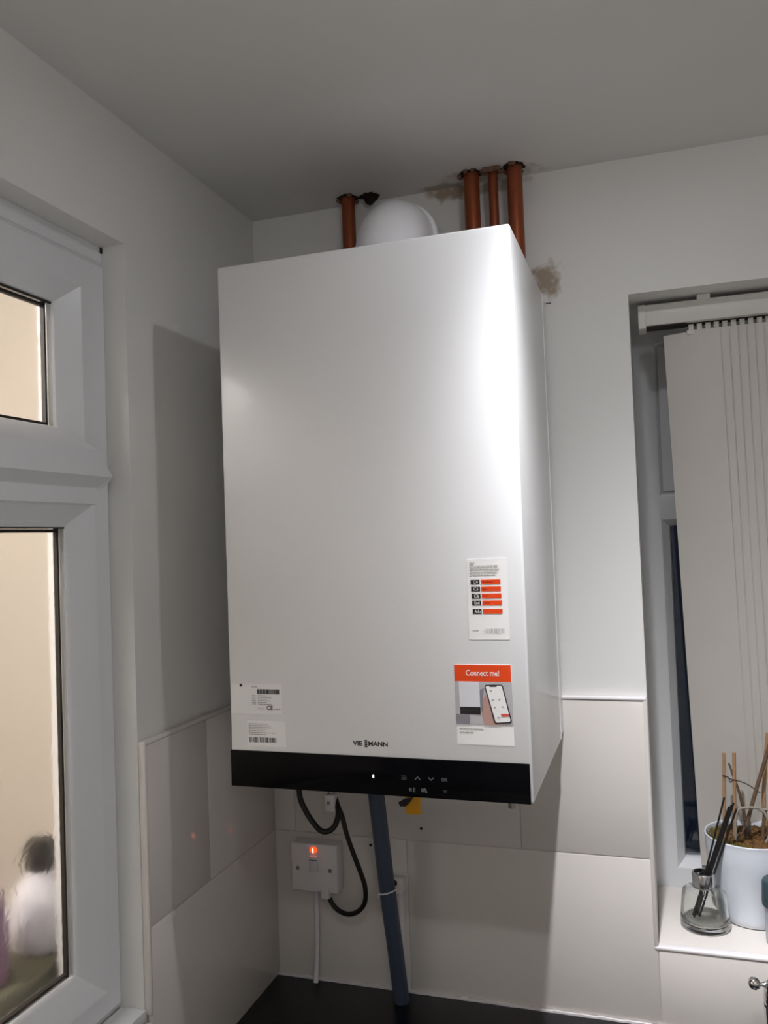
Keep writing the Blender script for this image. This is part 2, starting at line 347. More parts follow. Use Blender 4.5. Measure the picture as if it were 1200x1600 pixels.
for z0, z1, e in ((0.924, WZH - 0.074, 0.0885), (WZ0 + 0.0755, 0.795, 0.074)):
    b = nb(); box(b, GX - 0.006, GX - 0.001, WYF + e, WY0 - e, z0 - 0.003, z1 + 0.003)
    gp = obj('glass_pane', b, M['obscure'], win1, smooth=None)
    b = nb()
    for (ya, yb, za, zb) in ((WY0 - e - 0.009, WY0 - e - 0.0055, z0, z1), (WYF + e + 0.0055, WYF + e + 0.009, z0, z1), (WYF + e + 0.0055, WY0 - e - 0.0055, z1 - 0.0065, z1 - 0.0025), (WYF + e + 0.0055, WY0 - e - 0.0055, z0 + 0.002, z0 + 0.005)):
        box(b, GX - 0.0125, GX - 0.0065, ya, yb, za, zb)
    obj('spacer_bar', b, M['gasket'], win1, smooth=None)
    b = nb(); box(b, GX - 0.001, GX + 0.0015, WYF + e, WY0 - e - 0.002, z1 - 0.0022, z1); obj('glazing_gasket', b, M['gasket'], win1, smooth=None)
b = nb(); box(b, -0.0295, 0.004, WYF, WY0, WZ0 - 0.016, WZ0 - 0.0005, 0.003, 2); obj('window_board', b, M['upvc'], win1)

# next room seen through the obscure glass
b = nb(); box(b, -1.30, -1.20, YF, 0.6, ZF, ZC + 0.3); struct('wall_next_room', b, M['cream_wall'])
b = nb(); box(b, -1.30, -0.1, YF, 0.6, ZF - .05, ZF); b2 = b
struct('floor_next_room', b2, M['floor'])
b = nb(); box(b, -1.2, -0.1, 0.5, 0.6, ZF, ZC + .3); box(b, -1.2, -0.1, YF - .1, YF, ZF, ZC + .3); struct('wall_next_room_side', b, M['cream_wall'])
b = nb(); box(b, -1.30, -0.1, YF, 0.6, ZC + .3, ZC + .35); struct('ceiling_next_room', b, M['cream_wall'])
b = nb(); box(b, -0.24, -0.1, -1.6, -0.15, 0.155, 0.225, 0.004); struct('trim_1', b, M['olive'])
ob = thing('bottle', 'rounded white bottle with dark round cap, blurred behind the obscure glass', 'bottle', (-0.15, -0.414, 0.2252))
c = (-0.15, -0.414, 0.2252)
b = nb(); lathe(b, [(0, 0), (0.036, 0), (0.041, 0.008), (0.043, 0.030), (0.040, 0.060), (0.032, 0.082), (0.022, 0.092), (0.019, 0.102), (0, 0.102)], c, 32); obj('bottle_body', b, M['white_bottle'], ob)
b = nb(); lathe(b, [(0, 0.101), (0.019, 0.102), (0.0215, 0.110), (0.0215, 0.130), (0.016, 0.143), (0, 0.147)], c, 32); obj('cap', b, M['dark_cap'], ob)
ob = thing('bottle', 'lilac bottle blurred behind the obscure glass at the left photo edge', 'bottle', (-0.16, -0.52, 0.2252))
c = (-0.16, -0.52, 0.2252)
b = nb(); lathe(b, [(0, 0), (0.036, 0), (0.038, 0.01), (0.036, 0.08), (0.028, 0.11), (0.014, 0.125), (0.014, 0.135), (0, 0.135)], c, 32); obj('bottle_body', b, M['lilac'], ob)
b = nb(); lathe(b, [(0, 0.133), (0.016, 0.135), (0.016, 0.16), (0, 0.162)], c, 24); obj('cap', b, M['white_bottle'], ob)

# ------------------------------------------------------------------ back window (window_2)
win2 = thing('window_2', 'white framed kitchen window in a deep reveal, dark outside, behind the vertical blind', 'window', (1.2, 0.222, BZ0), kind='structure')
WF = 0.222
def ringb(bm, x0, x1, z0, z1, prof):
    loops = []
    for ins, y in prof:
        loops.append([bm.verts.new(p) for p in ((x0 + ins, y, z0 + ins), (x1 - ins, y, z0 + ins), (x1 - ins, y, z1 - ins), (x0 + ins, y, z1 - ins))])
    for A, B in zip(loops, loops[1:]):
        for k in range(4): bm.faces.new((A[k], A[(k + 1) % 4], B[(k + 1) % 4], B[k]))
b = nb(); ringb(b, BX0, BX1, BZ0 - 0.002, BZ1 + 0.002, [(0, 0.265), (0, WF), (0.034, WF), (0.037, WF + 0.001), (0.050, WF + 0.016), (0.052, WF + 0.024), (0.052, 0.262), (0, 0.265)])
obj('outer_frame', b, M['upvc'], win2, smooth=20)
b = nb()
tb = [(WF + 0.035, 0.770), (WF + 0.016, 0.770), (WF + 0.001, 0.781), (WF, 0.784), (WF, 0.822), (WF + 0.001, 0.825), (WF + 0.016, 0.836), (WF + 0.035, 0.836)]
A = [(y, z) for y, z in tb]
def b_ends(y, z): e = 0.034 + (0.0 if y < WF + 0.003 else 0.018); return e
VA = [b.verts.new((BX0 + b_ends(y, z), y, z)) for y, z in A]; VB = [b.verts.new((BX1 - b_ends(y, z), y, z)) for y, z in A]
b.faces.new(VA); b.faces.new(VB[::-1])
for k in range(len(A)): b.faces.new((VA[k], VB[k], VB[(k + 1) % len(A)], VA[(k + 1) % len(A)]))
obj('transom', b, M['upvc'], win2, smooth=20)
b = nb(); ringb(b, BX0 + 0.043, BX1 - 0.043, 0.832, BZ1 - 0.042, [(0, WF + 0.024), (0, WF + 0.004), (0.036, WF + 0.004), (0.046, WF + 0.018), (0.046, WF + 0.026)])
obj('vent_sash', b, M['upvc'], win2, smooth=20)
for z0, z1, ins in ((BZ0 + 0.048, 0.772, 0.05), (0.875, BZ1 - 0.085, 0.088)):
    b = nb(); box(b, BX0 + ins - 0.002, BX1 - ins + 0.002, WF + 0.024, WF + 0.029, z0, z1); obj('glass_pane', b, M['night'], win2, smooth=None)
b = nb(); box(b, BX0 + 0.005, BX0 + 0.008, WF - 0.004, WF, BZ0 + 0.001, BZ0 + 0.10); b.free()

# worktop (black laminate)
b = nb(); box(b, TP * 0 + 0.0005, 1.6, -0.62, -0.0005, -0.038, 0.0, 0.003, 2)
wt = obj('worktop', b, M['worktop'], loc=(0.0, 0.0, 0.0))
tag(wt, 'black speckled laminate worktop running along the tiled back wall under the boiler', 'worktop')
b = nb(); random.seed(3)
pts = [(TP + 0.0 + i * 0.01, 0) for i in range(0, 100)]
prev = None
for i in range(0, 112):
    x = TP + i * 0.01; h = 0.0022 + random.random() * 0.0018
    box(b, x, x + 0.0101, -0.0125 - random.random() * 0.001, -0.0085, 0.0001, h)
obj('silicone_bead', b, M['white_plastic'], wt, label='off-white sealant line')

# ------------------------------------------------------------------ BOILER
X0, X1, YB, Z0, Z1, PH = 0.1267, 0.5267, -0.3702, 0.4437, 1.1419, 0.0475
boiler = thing('boiler', 'white wall-hung boiler with a black control strip along its bottom edge', 'boiler', (0.3267, -0.0, Z0))
b = nb()
box(b, X0, X1, YB, -0.0566, Z0, Z1, 0.0035, 3)
casing = obj('casing', b, M['casing'], boiler)
b = nb()
box(b, X0 + 0.001, X0 + 0.022, -0.0555, -TP - 0.0005, Z0 + 0.004, Z1 - 0.004, 0.001, 1); box(b, X1 - 0.022, X1 - 0.001, -0.0555, -TP - 0.0005, Z0 + 0.004, Z1 - 0.004, 0.001, 1)
box(b, X0 + 0.022, X1 - 0.022, -0.018, -TP - 0.0005, 1.02, 1.06, 0.001, 1)
obj('standoff_frame', b, M['casing'], boiler)
b = nb(); box(b, X1 - 0.0006, X1 + 0.0012, -0.0640, -0.0585, Z0 + 0.002, Z1 - 0.002, 0.0005, 1); obj('casing_rim', b, M['casing'], boiler); b = nb(); box(b, X0 - 0.0012, X0 + 0.0006, -0.0640, -0.0585, Z0 + 0.002, Z1 - 0.002, 0.0005, 1)
obj('casing_rim', b, M['casing'], boiler)
b = nb(); box(b, X0 - 0.0002, X1 - 0.0032, YB - 0.0018, YB + 0.001, Z0 - 0.0002, Z0 + PH, 0.0009, 2)
panel = obj('control_panel', b, M['black_gloss'], boiler, label='black gloss strip with faint touch symbols')
PYF = YB - 0.0018
def flat(bm, poly, y, t=0.00025): prism(bm, poly, y - t, y, 'y')
def rect(bm, x0, x1, z0, z1, y, t=0.00025): flat(bm, [(x0, z0), (x1, z0), (x1, z1), (x0, z1)], y, t)
def stroke(bm, a, c, wd, y):
    a = Vector(a); c = Vector(c); d = (c - a).normalized(); n = Vector((-d.y, d.x)) * wd / 2; e = d * wd * 0.3
    flat(bm, [tuple(a - e + n), tuple(c + e + n), tuple(c + e - n), tuple(a - e - n)], y)
def text_bm(s, x, z, y, size, align='LEFT', sx=1.0, bold=0.0, t=0.0002):
    cu = bpy.data.curves.new('t', 'FONT'); cu.body = s; cu.size = size; cu.align_x = align; cu.extrude = t / 2; cu.offset = bold; cu.resolution_u = 3
    to = bpy.data.objects.new('t', cu); COL.objects.link(to)
    dg = bpy.context.evaluated_depsgraph_get(); me = bpy.data.meshes.new_from_object(to.evaluated_get(dg))
    bm = bmesh.new(); bm.from_mesh(me)
    for v in bm.verts:
        p = v.co.copy(); v.co = Vector((x + p.x * sx, y - t / 2 - p.z, z + p.y))
    bpy.data.objects.remove(to); bpy.data.curves.remove(cu); bpy.data.meshes.remove(me)
    return bm
def icon(bm, m=None, name='touch_icon'): return obj(name, bm, m or M['icon'], panel, smooth=None)
b = nb(); prism(b, [(0.327 + 0.0010 * math.cos(a), 0.4668 + 0.0021 * math.sin(a)) for a in [2 * math.pi * k / 20 for k in range(20)]], PYF - 0.0003, PYF, 'y'); icon(b, M['led'], 'status_light')
b = nb()
for k in range(3): rect(b, 0.3640, 0.3705, 0.4649 + k * 0.0020, 0.4657 + k * 0.0020, PYF)
icon(b, M['icon_dim'])
b = nb(); stroke(b, (0.3816, 0.4657), (0.3848, 0.4688), 0.0008, PYF); stroke(b, (0.3848, 0.4688), (0.3880, 0.4657), 0.0008, PYF); icon(b)
b = nb(); stroke(b, (0.3987, 0.4688), (0.4019, 0.4657), 0.0008, PYF); stroke(b, (0.4019, 0.4657), (0.4051, 0.4688), 0.0008, PYF); icon(b)
icon(text_bm('OK', 0.4189, 0.4653, PYF, 0.0058, 'CENTER', 0.9))
def radiator_icon(x, flip):
    b = nb(); z = 0.4528
    for k in range(2): rect(b, x - 0.003 + k * 0.0019, x - 0.0022 + k * 0.0019, z - 0.0022, z + 0.0022, PYF)
    rect(b, x - 0.0036, x - 0.0006, z - 0.0004, z + 0.0004, PYF)
    s = 1
    stroke(b, (x + 0.0022, z - 0.0026), (x + 0.0016 * s + 0.001 * flip, z + 0.0026), 0.0007, PYF)
    stroke(b, (x + 0.0038, z - 0.0026), (x + 0.0032 * s + 0.001 * flip, z + 0.0026), 0.0006, PYF)
    return b
icon(radiator_icon(0.3768, 1)); icon(radiator_icon(0.3924, -1))
b = nb(); cx, cz = 0.4192, 0.4520
for r0 in (0.0010, 0.0022, 0.0034):
    for k in range(6):
        a0 = math.radians(45 + 15 * k); a1 = a0 + math.radians(15)
        stroke(b, (cx + r0 * math.cos(a0), cz + r0 * math.sin(a0) - 0.001), (cx + r0 * math.cos(a1), cz + r0 * math.sin(a1) - 0.001), 0.0006, PYF)
icon(b, M['icon_dim'])
# logo on the casing
LY = YB
b = text_bm('VIE', 0.3008, 0.5041, LY, 0.0080, 'LEFT', 1.12, 0.00025); join(b, text_bm('MANN', 0.3209, 0.5041, LY, 0.0080, 'LEFT', 1.10, 0.00025))
for k in range(4): rect(b, 0.3162, 0.3200, 0.5022 + k * 0.0024, 0.5040 + k * 0.0024, LY)
rect(b, 0.3178, 0.3184, 0.5022, 0.5112, LY)
obj('logo', b, M['print_black'], casing, smooth=None, label='small black maker lettering')

def sticker(name, x0, x1, z0, z1, label):
    b = nb(); rect(b, x0, x1, z0, z1, YB, 0.0003); return obj(name, b, M['paper'], boiler, smooth=None, label=label)
SY = YB - 0.0003
def bars(bm, x0, x1, ztop, zbot, dens, ragged=False):
    x = x0
    while x < x1:
        wd = random.choice((0.0004, 0.0005, 0.0008, 0.0011)); g = random.choice((0.0004, 0.0006, 0.0009)) * dens
        rect(bm, x, min(x + wd, x1), zbot + (random.random() * 0.001 if ragged else 0), ztop, SY); x += wd + g
def lines(bm, x0, x1, z, h, n=None):
    x = x0
    while x < x1:
        wd = random.uniform(0.0018, 0.005); rect(bm, x, min(x + wd, x1), z - h / 2, z + h / 2, SY); x += wd + 0.0007
random.seed(11)
# display code sticker
sx, st = 0.4566, 0.7362
s1 = sticker('sticker', sx, sx + 0.0495, st - 0.098, st, 'tall narrow white sticker with black and orange code rows')
b = nb(); lines(b, sx + 0.004, sx + 0.010, st - 0.0050, 0.0011)
for k, e in enumerate((0.039, 0.040, 0.039, 0.037)): lines(b, sx + 0.004, sx + e, st - 0.0085 - k * 0.0034, 0.0008)
obj('printed_text', b, M['print_grey'], s1, smooth=None); b = nb(); lines(b, sx + 0.005, sx + 0.012, st - 0.0865, 0.0009); bars(b, sx + 0.0195, sx + 0.0435, st - 0.0845, st - 0.0905, 1.6)
obj('printed_number', b, M['print_grey'], s1, smooth=None)
b = nb(); o_ = nb(); codes = nb()
for k, (t0, code) in enumerate(((0.0255, 'C4'), (0.0340, 'C5'), (0.0425, 'C6'), (0.0508, 'End'), (0.0610, 'Adu'))):
    dx = k * 0.0003
    rect(b, sx + 0.0045 + dx, sx + 0.0155 + dx, st - t0 - 0.0058, st - t0, SY); rect(o_, sx + 0.0170 + dx, sx + 0.0410 + dx, st - t0 - 0.0058, st - t0, SY)
    join(codes, text_bm(code, sx + 0.0105 + dx, st - t0 - 0.0046, SY - 0.00025, 0.0056, 'CENTER', 0.9 if len(code) < 3 else 0.78))
obj('code_box', b, M['print_black'], s1, smooth=None, label='black boxes with white display codes'); obj('code_bar', o_, M['orange'], s1, smooth=None, label='orange bars'); obj('code_lettering', codes, M['paper'], s1, smooth=None)
b = nb()
for k, e in enumerate((0.0150, 0.0070, 0.0075, 0.0110)): lines(b, sx + 0.019 + k * 0.0003, sx + 0.017 + e, st - 0.0284 - k * 0.0085, 0.0008)
SY2 = SY
obj('code_bar_text', b, mat('sticker_pale_print', (240, 150, 110), 0.5, var=0.02), s1, smooth=None)
for v in s1.children[-1].data.vertices: v.co.y -= 0.0003
# Connect me sticker
sx, st = 0.4366, 0.6078
s2 = sticker('sticker', sx, sx + 0.0697, st - 0.0965, st, 'white sticker with orange banner above a picture of a hand holding a phone')
b = nb(); rect(b, sx - 0.0003, sx + 0.0690, st - 0.0205, st - 0.0003, SY); obj('orange_banner', b, M['orange'], s2, smooth=None)
obj('banner_lettering', text_bm('Connect me!', sx + 0.0345, st - 0.0132, SY - 0.00025, 0.0094, 'CENTER', 0.83, 0.0001), M['paper'], s2, smooth=None)
b = nb(); rect(b, sx - 0.0002, sx + 0.0697, st - 0.0722, st - 0.0205, SY)
pic = obj('printed_picture', b, M['pgrey'], s2, smooth=None)
P1 = SY - 0.00025
def pm(pts): return [(sx + a / 1000, st - c_ / 1000) for a, c_ in pts]
b = nb(); flat(b, pm([(4.5, 20.6), (30, 20.6), (30, 51), (5.0, 51)]), P1); m_ = obj('picture_boiler', b, M['pwhite'], s2, smooth=None)
b = nb(); flat(b, pm([(5.3, 51), (30.3, 51), (30.3, 60), (5.3, 60)]), P1); flat(b, pm([(36.6, 25.5), (38.2, 24), (57, 23.5), (59, 25.2), (68, 66.5), (66.8, 69), (48.8, 70.6), (46.6, 69.0)]), P1 - 0.0002); obj('picture_black_shapes', b, M['print_black'], s2, smooth=None)
b = nb(); flat(b, pm([(0, 60), (17, 60), (17, 72), (0, 72)]), P1); flat(b, pm([(30.5, 30), (36, 28), (34, 40), (33, 55), (30.5, 58)]), P1); obj('picture_grey_shapes', b, M['pdark'], s2, smooth=None)
b = nb(); flat(b, pm([(33.5, 44), (36.5, 36), (39, 37), (44, 56), (48.5, 70), (55, 71.5), (54, 72.2), (35, 72.2), (32.2, 60)]), P1); obj('picture_hand', b, M['skin'], s2, smooth=None)
b = nb(); flat(b, pm([(37.8, 26.5), (39.5, 25.5), (42, 25.3), (42.7, 26.6), (51.2, 26.3), (51.6, 25), (56.5, 24.8), (57.8, 26.3), (66.4, 65.8), (65.5, 67.5), (50, 69), (48.2, 67.8)]), P1 - 0.0004); obj('picture_screen', b, M['paper'], s2, smooth=None)
b = nb(); flat(b, pm([(55, 58.5), (65, 58), (65.6, 61), (55.8, 61.8)]), P1 - 0.0006); obj('picture_button', b, mat('sticker_red_print', (205, 80, 80), 0.5, var=0.05), s2, smooth=None)
b = nb()
for (a, c_) in ((45, 41), (53, 40.5), (47, 50), (56.5, 49), (51, 62), (43, 30)): flat(b, pm([(a, c_), (a + 2.2, c_), (a + 2.2, c_ + 1.6), (a, c_ + 1.6)]), P1 - 0.0006)
obj('screen_icons', b, M['print_grey'], s2, smooth=None); b = nb(); lines(b, sx + 0.004, sx + 0.033, st - 0.0775, 0.0012); lines(b, sx + 0.004, sx + 0.021, st - 0.0818, 0.0012)
obj('printed_text', b, M['print_grey'], s2, smooth=None)
# rating sticker and serial sticker
sx, st = 0.1293, 0.5790
s3 = sticker('sticker', sx, sx + 0.0745, st - 0.0395, st, 'white rating sticker with a barcode near the lower left corner of the boiler')
b = nb(); bars(b, sx + 0.0390, sx + 0.0710, st - 0.0068, st - 0.0130, 0.7)
obj('barcode', b, M['print_black'], s3, smooth=None)
obj('conformity_mark', text_bm('CE', sx + 0.0515, st - 0.0335, SY, 0.0078, 'LEFT', 1.0, 0.0001), M['print_black'], s3, smooth=None)
b = nb(); prism(b, [(sx + 0.0150 + 0.002 * math.cos(a), st - 0.0022 + 0.002 * math.sin(a)) for a in [2 * math.pi * k / 12 for k in range(12)]], SY - 0.0002, SY, 'y')
obj('printed_symbol', b, M['print_black'], s3, smooth=None)
b = nb(); lines(b, sx + 0.031, sx + 0.039, st - 0.0040, 0.0012)
for k in range(6):
    lines(b, sx + 0.0310, sx + 0.0365, st - 0.0155 - k * 0.0022, 0.0009); lines(b, sx + 0.0395, sx + random.uniform(0.052, 0.062), st - 0.0155 - k * 0.0022, 0.0010)
lines(b, sx + 0.039, sx + 0.048, st - 0.0325, 0.0010); lines(b, sx + 0.0625, sx + 0.0720, st - 0.0325, 0.0014)
obj('printed_text', b, M['print_grey'], s3, smooth=None)
sx, st = 0.1520, 0.5305
s4 = sticker('sticker', sx, sx + 0.0553, st - 0.0330, st, 'white serial number sticker just above the black strip, below the rating sticker')
b = nb()
for k, e in enumerate((0.030, 0.034, 0.037, 0.026, 0.025, 0.041, 0.028)): lines(b, sx + 0.002, sx + e, st - 0.0040 - k * 0.0023, 0.0009)
obj('printed_text', b, M['print_grey'], s4, smooth=None)
b = nb(); bars(b, sx + 0.003, sx + 0.0415, st - 0.0215, st - 0.0285, 1.5, True); obj('barcode', b, M['print_black'], s4, smooth=None)

# fittings under the boiler
b = nb(); yv = -0.13
tube(b, [(0.309, yv, 0.4437), (0.309, yv, 0.385)], 0.011, 16); tube(b, [(0.309, yv, 0.405), (0.309, yv, 0.385)], 0.0145, 6)
obj('gas_connection', b, M['steel'], boiler)
b = nb(); box(b, 0.300, 0.3235, yv - 0.024, yv - 0.014, 0.346, 0.386, 0.003, 2)
vl = obj('valve_lever', b, M['yellow'], boiler, label='yellow lever of the gas valve')
b = nb(); flat(b, [(0.290, 0.3645), (0.300, 0.3705), (0.314, 0.3735), (0.308, 0.3650), (0.302, 0.3595), (0.293, 0.3590)], yv - 0.0245, 0.003); obj('lever_grip', b, M['lead'], vl)
b = nb()
tube(b, [(0.4585, yv, 0.4437), (0.4585, yv, 0.360)], 0.0035, 12); tube(b, [(0.4585, yv, 0.372), (0.4585, yv, 0.359)], 0.006, 6)
obj('drain_fitting', b, M['steel'], boiler)
b = nb(); tube(b, [(0.365, yv, 0.4437), (0.365, yv, 0.366)], 0.0035, 12); obj('drain_fitting', b, M['steel'], boiler)

# ------------------------------------------------------------------ flue elbow
fl = thing('flue_elbow', 'white plastic flue elbow rising from the top of the boiler and turning into the wall', 'flue', (0.322, -0.20, Z1))
fc = Vector((0.322, -0.200, 1.231)); b = nb()
path = [(0.322, -0.200, Z1 + 0.001), (0.322, -0.200, 1.17)]
n = 12; rb = 0.062
for k in range(n + 1):
    a = math.pi / 2 * k / n; path.append((0.322, -0.200 + rb * (1 - math.cos(a)), 1.1695 + rb * math.sin(a)))
path += [(0.322, -0.003, 1.1695 + rb)]
b2_ = []
tube(b, path, 0.0525, 48)
obj('elbow_bend', b, M['flue'], fl, smooth=50)
b = nb(); zc = 1.1695 + rb
lathe(b, [(0.0520, 0), (0.0575, 0.001), (0.0585, 0.004), (0.0585, 0.022), (0.0570, 0.025), (0.0520, 0.026)], (0.322, -0.135, zc), 48, (0, 1, 0))
lathe(b, [(0.0520, 0), (0.0560, 0.001), (0.0565, 0.004), (0.0565, 0.016), (0.0520, 0.018)], (0.322, -0.200, Z1 + 0.001), 48)
obj('collar', b, M['flue'], fl)
b = nb(); lathe(b, [(0.052, 0.0), (0.066, 0.0), (0.066, 0.003), (0.058, 0.010), (0.052, 0.010)], (0.322, -0.0005, zc), 48, (0, -1, 0)); obj('wall_seal', b, M['flue'], fl)

# ------------------------------------------------------------------ copper pipes
def ragged(bm, cx_, cy_, z, r0, r1, n=26, t=0.002):
    top = []; lo = []
    for k in range(n):
        a = 2 * math.pi * k / n; r = random.uniform(r0, r1)
        lo.append(bm.verts.new((cx_ + r * math.cos(a), min(-0.0005, cy_ + r * math.sin(a)), z - t * random.uniform(0.4, 1.0)))); top.append(bm.verts.new((cx_ + r * 1.1 * math.cos(a), min(-0.0005, cy_ + r * 1.1 * math.sin(a)), z - 0.0001)))
    for k in range(n): bm.faces.new((lo[k], lo[(k + 1) % n], top[(k + 1) % n], top[k]))
    bm.faces.new(lo[::-1])
def lump(bm, c, r):
    t = bmesh.new(); bmesh.ops.create_icosphere(t, subdivisions=2, radius=1)
    for v in t.verts:
        v.co = Vector(c) + Vector((v.co.x * r[0], v.co.y * r[1], v.co.z * r[2])) * random.uniform(0.75, 1.15)
    join(bm, t)
random.seed(5)
pipes = ((0.1990, -0.030, 0.0118, 'copper pipe rising to the ceiling left of the white flue elbow'),
         (0.4185, -0.040, 0.0128, 'thick copper pipe, leftmost of the three right of the flue elbow'),
         (0.4540, -0.040, 0.0078, 'thin copper pipe between two thicker ones behind the boiler'),
         (0.4890, -0.040, 0.0125, 'thick copper pipe at the right, passing down behind the boiler corner'))
for x, y, r, lab in pipes:
    p = thing('copper_pipe', lab, 'pipe', (x, y, 0.60))
    b = nb(); tube(b, [(x, y, 0.60), (x, y, 0.9), (x, y, 1.1), (x, y, ZC - 0.0005)], r, 28); obj('pipe_tube', b, M['copper'], p)
    b = nb(); ragged(b, x, y, ZC, r * 1.15, r * 1.6); obj('ceiling_hole', b, M['hole'], p)
    b = nb()
    for k in range(7):
        a = random.uniform(0, 2 * math.pi); q = r * 1.55
        lump(b, (x + q * math.cos(a), min(-0.006, y + q * math.sin(a)), ZC - 0.002), (0.004, 0.004, 0.0035))
    if r < 0.01:
        obj('broken_plaster', b, M['plaster'], p); b = nb()
        for k in range(7): lump(b, (x - 0.010 + 0.0033 * k, y - 0.014, ZC - 0.003), (0.0050, 0.0045, 0.005))
    obj('broken_plaster', b, M['plaster'], p)
b = nb(); tube(b, [(0.2155, -0.030, 1.0), (0.2155, -0.030, 1.243), (0.2155, -0.028, 1.2435)], 0.0055, 14)
o = obj('copper_pipe', b, M['copper'], loc=(0.2155, -0.03, 1.0)); tag(o, 'short dark copper pipe stub beside the pipe left of the flue', 'pipe')
b = nb(); ragged(b, 0.236, -0.024, ZC, 0.012, 0.018, t=0.004); lump(b, (0.236, -0.02, ZC - 0.004), (0.010, 0.010, 0.009))
o = obj('ceiling_hole', b, M['hole'], loc=(0.236, -0.024, ZC)); tag(o, 'ragged dark hole in the ceiling corner left of the flue elbow', 'hole')
b = nb(); random.seed(9)
for k in range(3): lump(b, (0.5235 + 0.0042 * k + random.uniform(-.001, .001), -0.0005, 1.1405 + random.uniform(-.0005, .0005)), (0.0024, 0.0012, 0.0009))
o = obj('wall_crack', b, M['hole'], loc=(0.5285, 0, 1.1405)); tag(o, 'small dark crack in the plaster right of the boiler top corner', 'crack')

# ------------------------------------------------------------------ switched spur
sp = thing('fused_spur', 'white switched fused spur with a glowing red neon on the tiled wall', 'switch', (0.0972, -TP, 0.163))
b = nb(); box(b, 0.0552, 0.1392, -0.0335, -TP - 0.0002, 0.1645, 0.2445, 0.002, 2); obj('back_box', b, M['white_plastic'], sp)
b = nb(); box(b, 0.0543, 0.1401, -0.0405, -0.0335, 0.1634, 0.2455, 0.0028, 3); box(b, 0.1095, 0.1245, -0.0430, -0.018, 0.1545, 0.172, 0.002, 2)
obj('face_plate', b, M['white_plastic'], sp)
b = nb(); box(b, 0.0895, 0.1045, -0.0440, -0.0400, 0.1985, 0.2245, 0.0012, 2); obj('rocker_switch', b, M['white_plastic'], sp)
b = nb(); rect(b, 0.0905, 0.1040, 0.2186, 0.2196, -0.0440, 0.0003); obj('switch_mark', b, M['lead'], sp, smooth=None)
b = nb(); lathe(b, [(0, 0.004), (0.0045, 0.0035), (0.0068, 0.0015), (0.0070, 0), (0, 0)], (0.0972, -0.0404, 0.2355), 24, (0, -1, 0)); ne = obj('neon_light', b, M['neon'], sp, label='lit red neon')
for v in ne.data.vertices: v.co.z = (v.co.z - (0.2355 - 0.163)) * 0.72 + (0.2355 - 0.163)
b = nb(); box(b, 0.0965, 0.0985, -0.0452, -0.0440, 0.2320, 0.2392, 0.0004, 1); obj('neon_element', b, M['neon_core'], sp)
for xx in (0.0665, 0.1265):
    b = nb(); lathe(b, [(0, 0.0006), (0.0022, 0.0012), (0.0034, 0.0008), (0.0036, 0), (0, 0)], (xx, -0.0404, 0.2025), 20, (0, -1, 0)); obj('screw', b, M['steel'], sp)
b = nb(); tube(b, smooth_path([(0.0905, -0.0175, 0.1655), (0.0892, -0.0170, 0.11), (0.0880, -0.0190, 0.05), (0.0872, -0.027, 0.004)], 6), [0.0042] * 18 + [0.0050], 12)
o = obj('supply_cable', b, M['white_plastic'], loc=(0.0872, -0.027, 0.003)); tag(o, 'white cable running from the spur straight down to the black worktop', 'cable')
# black flex
b = nb(); y1 = -0.10
pth = [(0.090, y1, 0.4437), (0.0945, y1, 0.385), (0.1015, y1, 0.348), (0.1115, y1, 0.322), (0.1250, y1, 0.303), (0.1375, y1, 0.2915), (0.1500, y1 + .005, 0.2905), (0.1595, y1 + .01, 0.300), (0.1615, y1 + .02, 0.317), (0.1540, y1 + .03, 0.331), (0.1480, y1 + .04, 0.338)]
pth = [(0.106 if i == 0 else x, y, z) for i, (x, y, z) in enumerate(pth)]
pth[0] = (0.135, y1, 0.4437); pth[1] = (0.106, y1, 0.385)
tube(b, smooth_path(pth, 8), 0.0046, 14)
pth = [(0.1480, -0.065, 0.338), (0.1530, -0.062, 0.322), (0.1600, -0.060, 0.302), (0.1665, -0.058, 0.272), (0.1760, -0.055, 0.240), (0.1860, -0.052, 0.210), (0.1925, -0.050, 0.185), (0.1905, -0.048, 0.160), (0.1775, -0.045, 0.142), (0.1580, -0.042, 0.1335), (0.1380, -0.038, 0.1365), (0.1240, -0.034, 0.1475), (0.1180, -0.031, 0.1600)]
tube(b, smooth_path(pth, 8), 0.0041, 14)
o = obj('power_cable', b, M['lead'], loc=(0.1180, -0.031, 0.16)); tag(o, 'black flex looping down from the boiler into the white fused spur', 'cable')
cc = thing('cable_gland', 'small white cable connector hanging under the boiler where the black flex turns', 'connector', (0.146, -0.07, 0.318))
b = nb(); box(b, 0.1375, 0.1555, -0.082, -0.062, 0.3165, 0.3440, 0.002, 2); obj('connector_body', b, M['white_plastic'], cc)
b = nb(); tube(b, [(0.1465, -0.072, 0.3437), (0.1465, -0.072, 0.4437)], 0.0058, 12); obj('threaded_stem', b, M['steel'], cc)
b = nb(); lathe(b, [(0, 0.0005), (0.0030, 0.0005), (0.0032, 0), (0, 0)], (0.1450, -0.0822, 0.331), 16, (0, -1, 0)); obj('screw', b, M['steel'], cc)
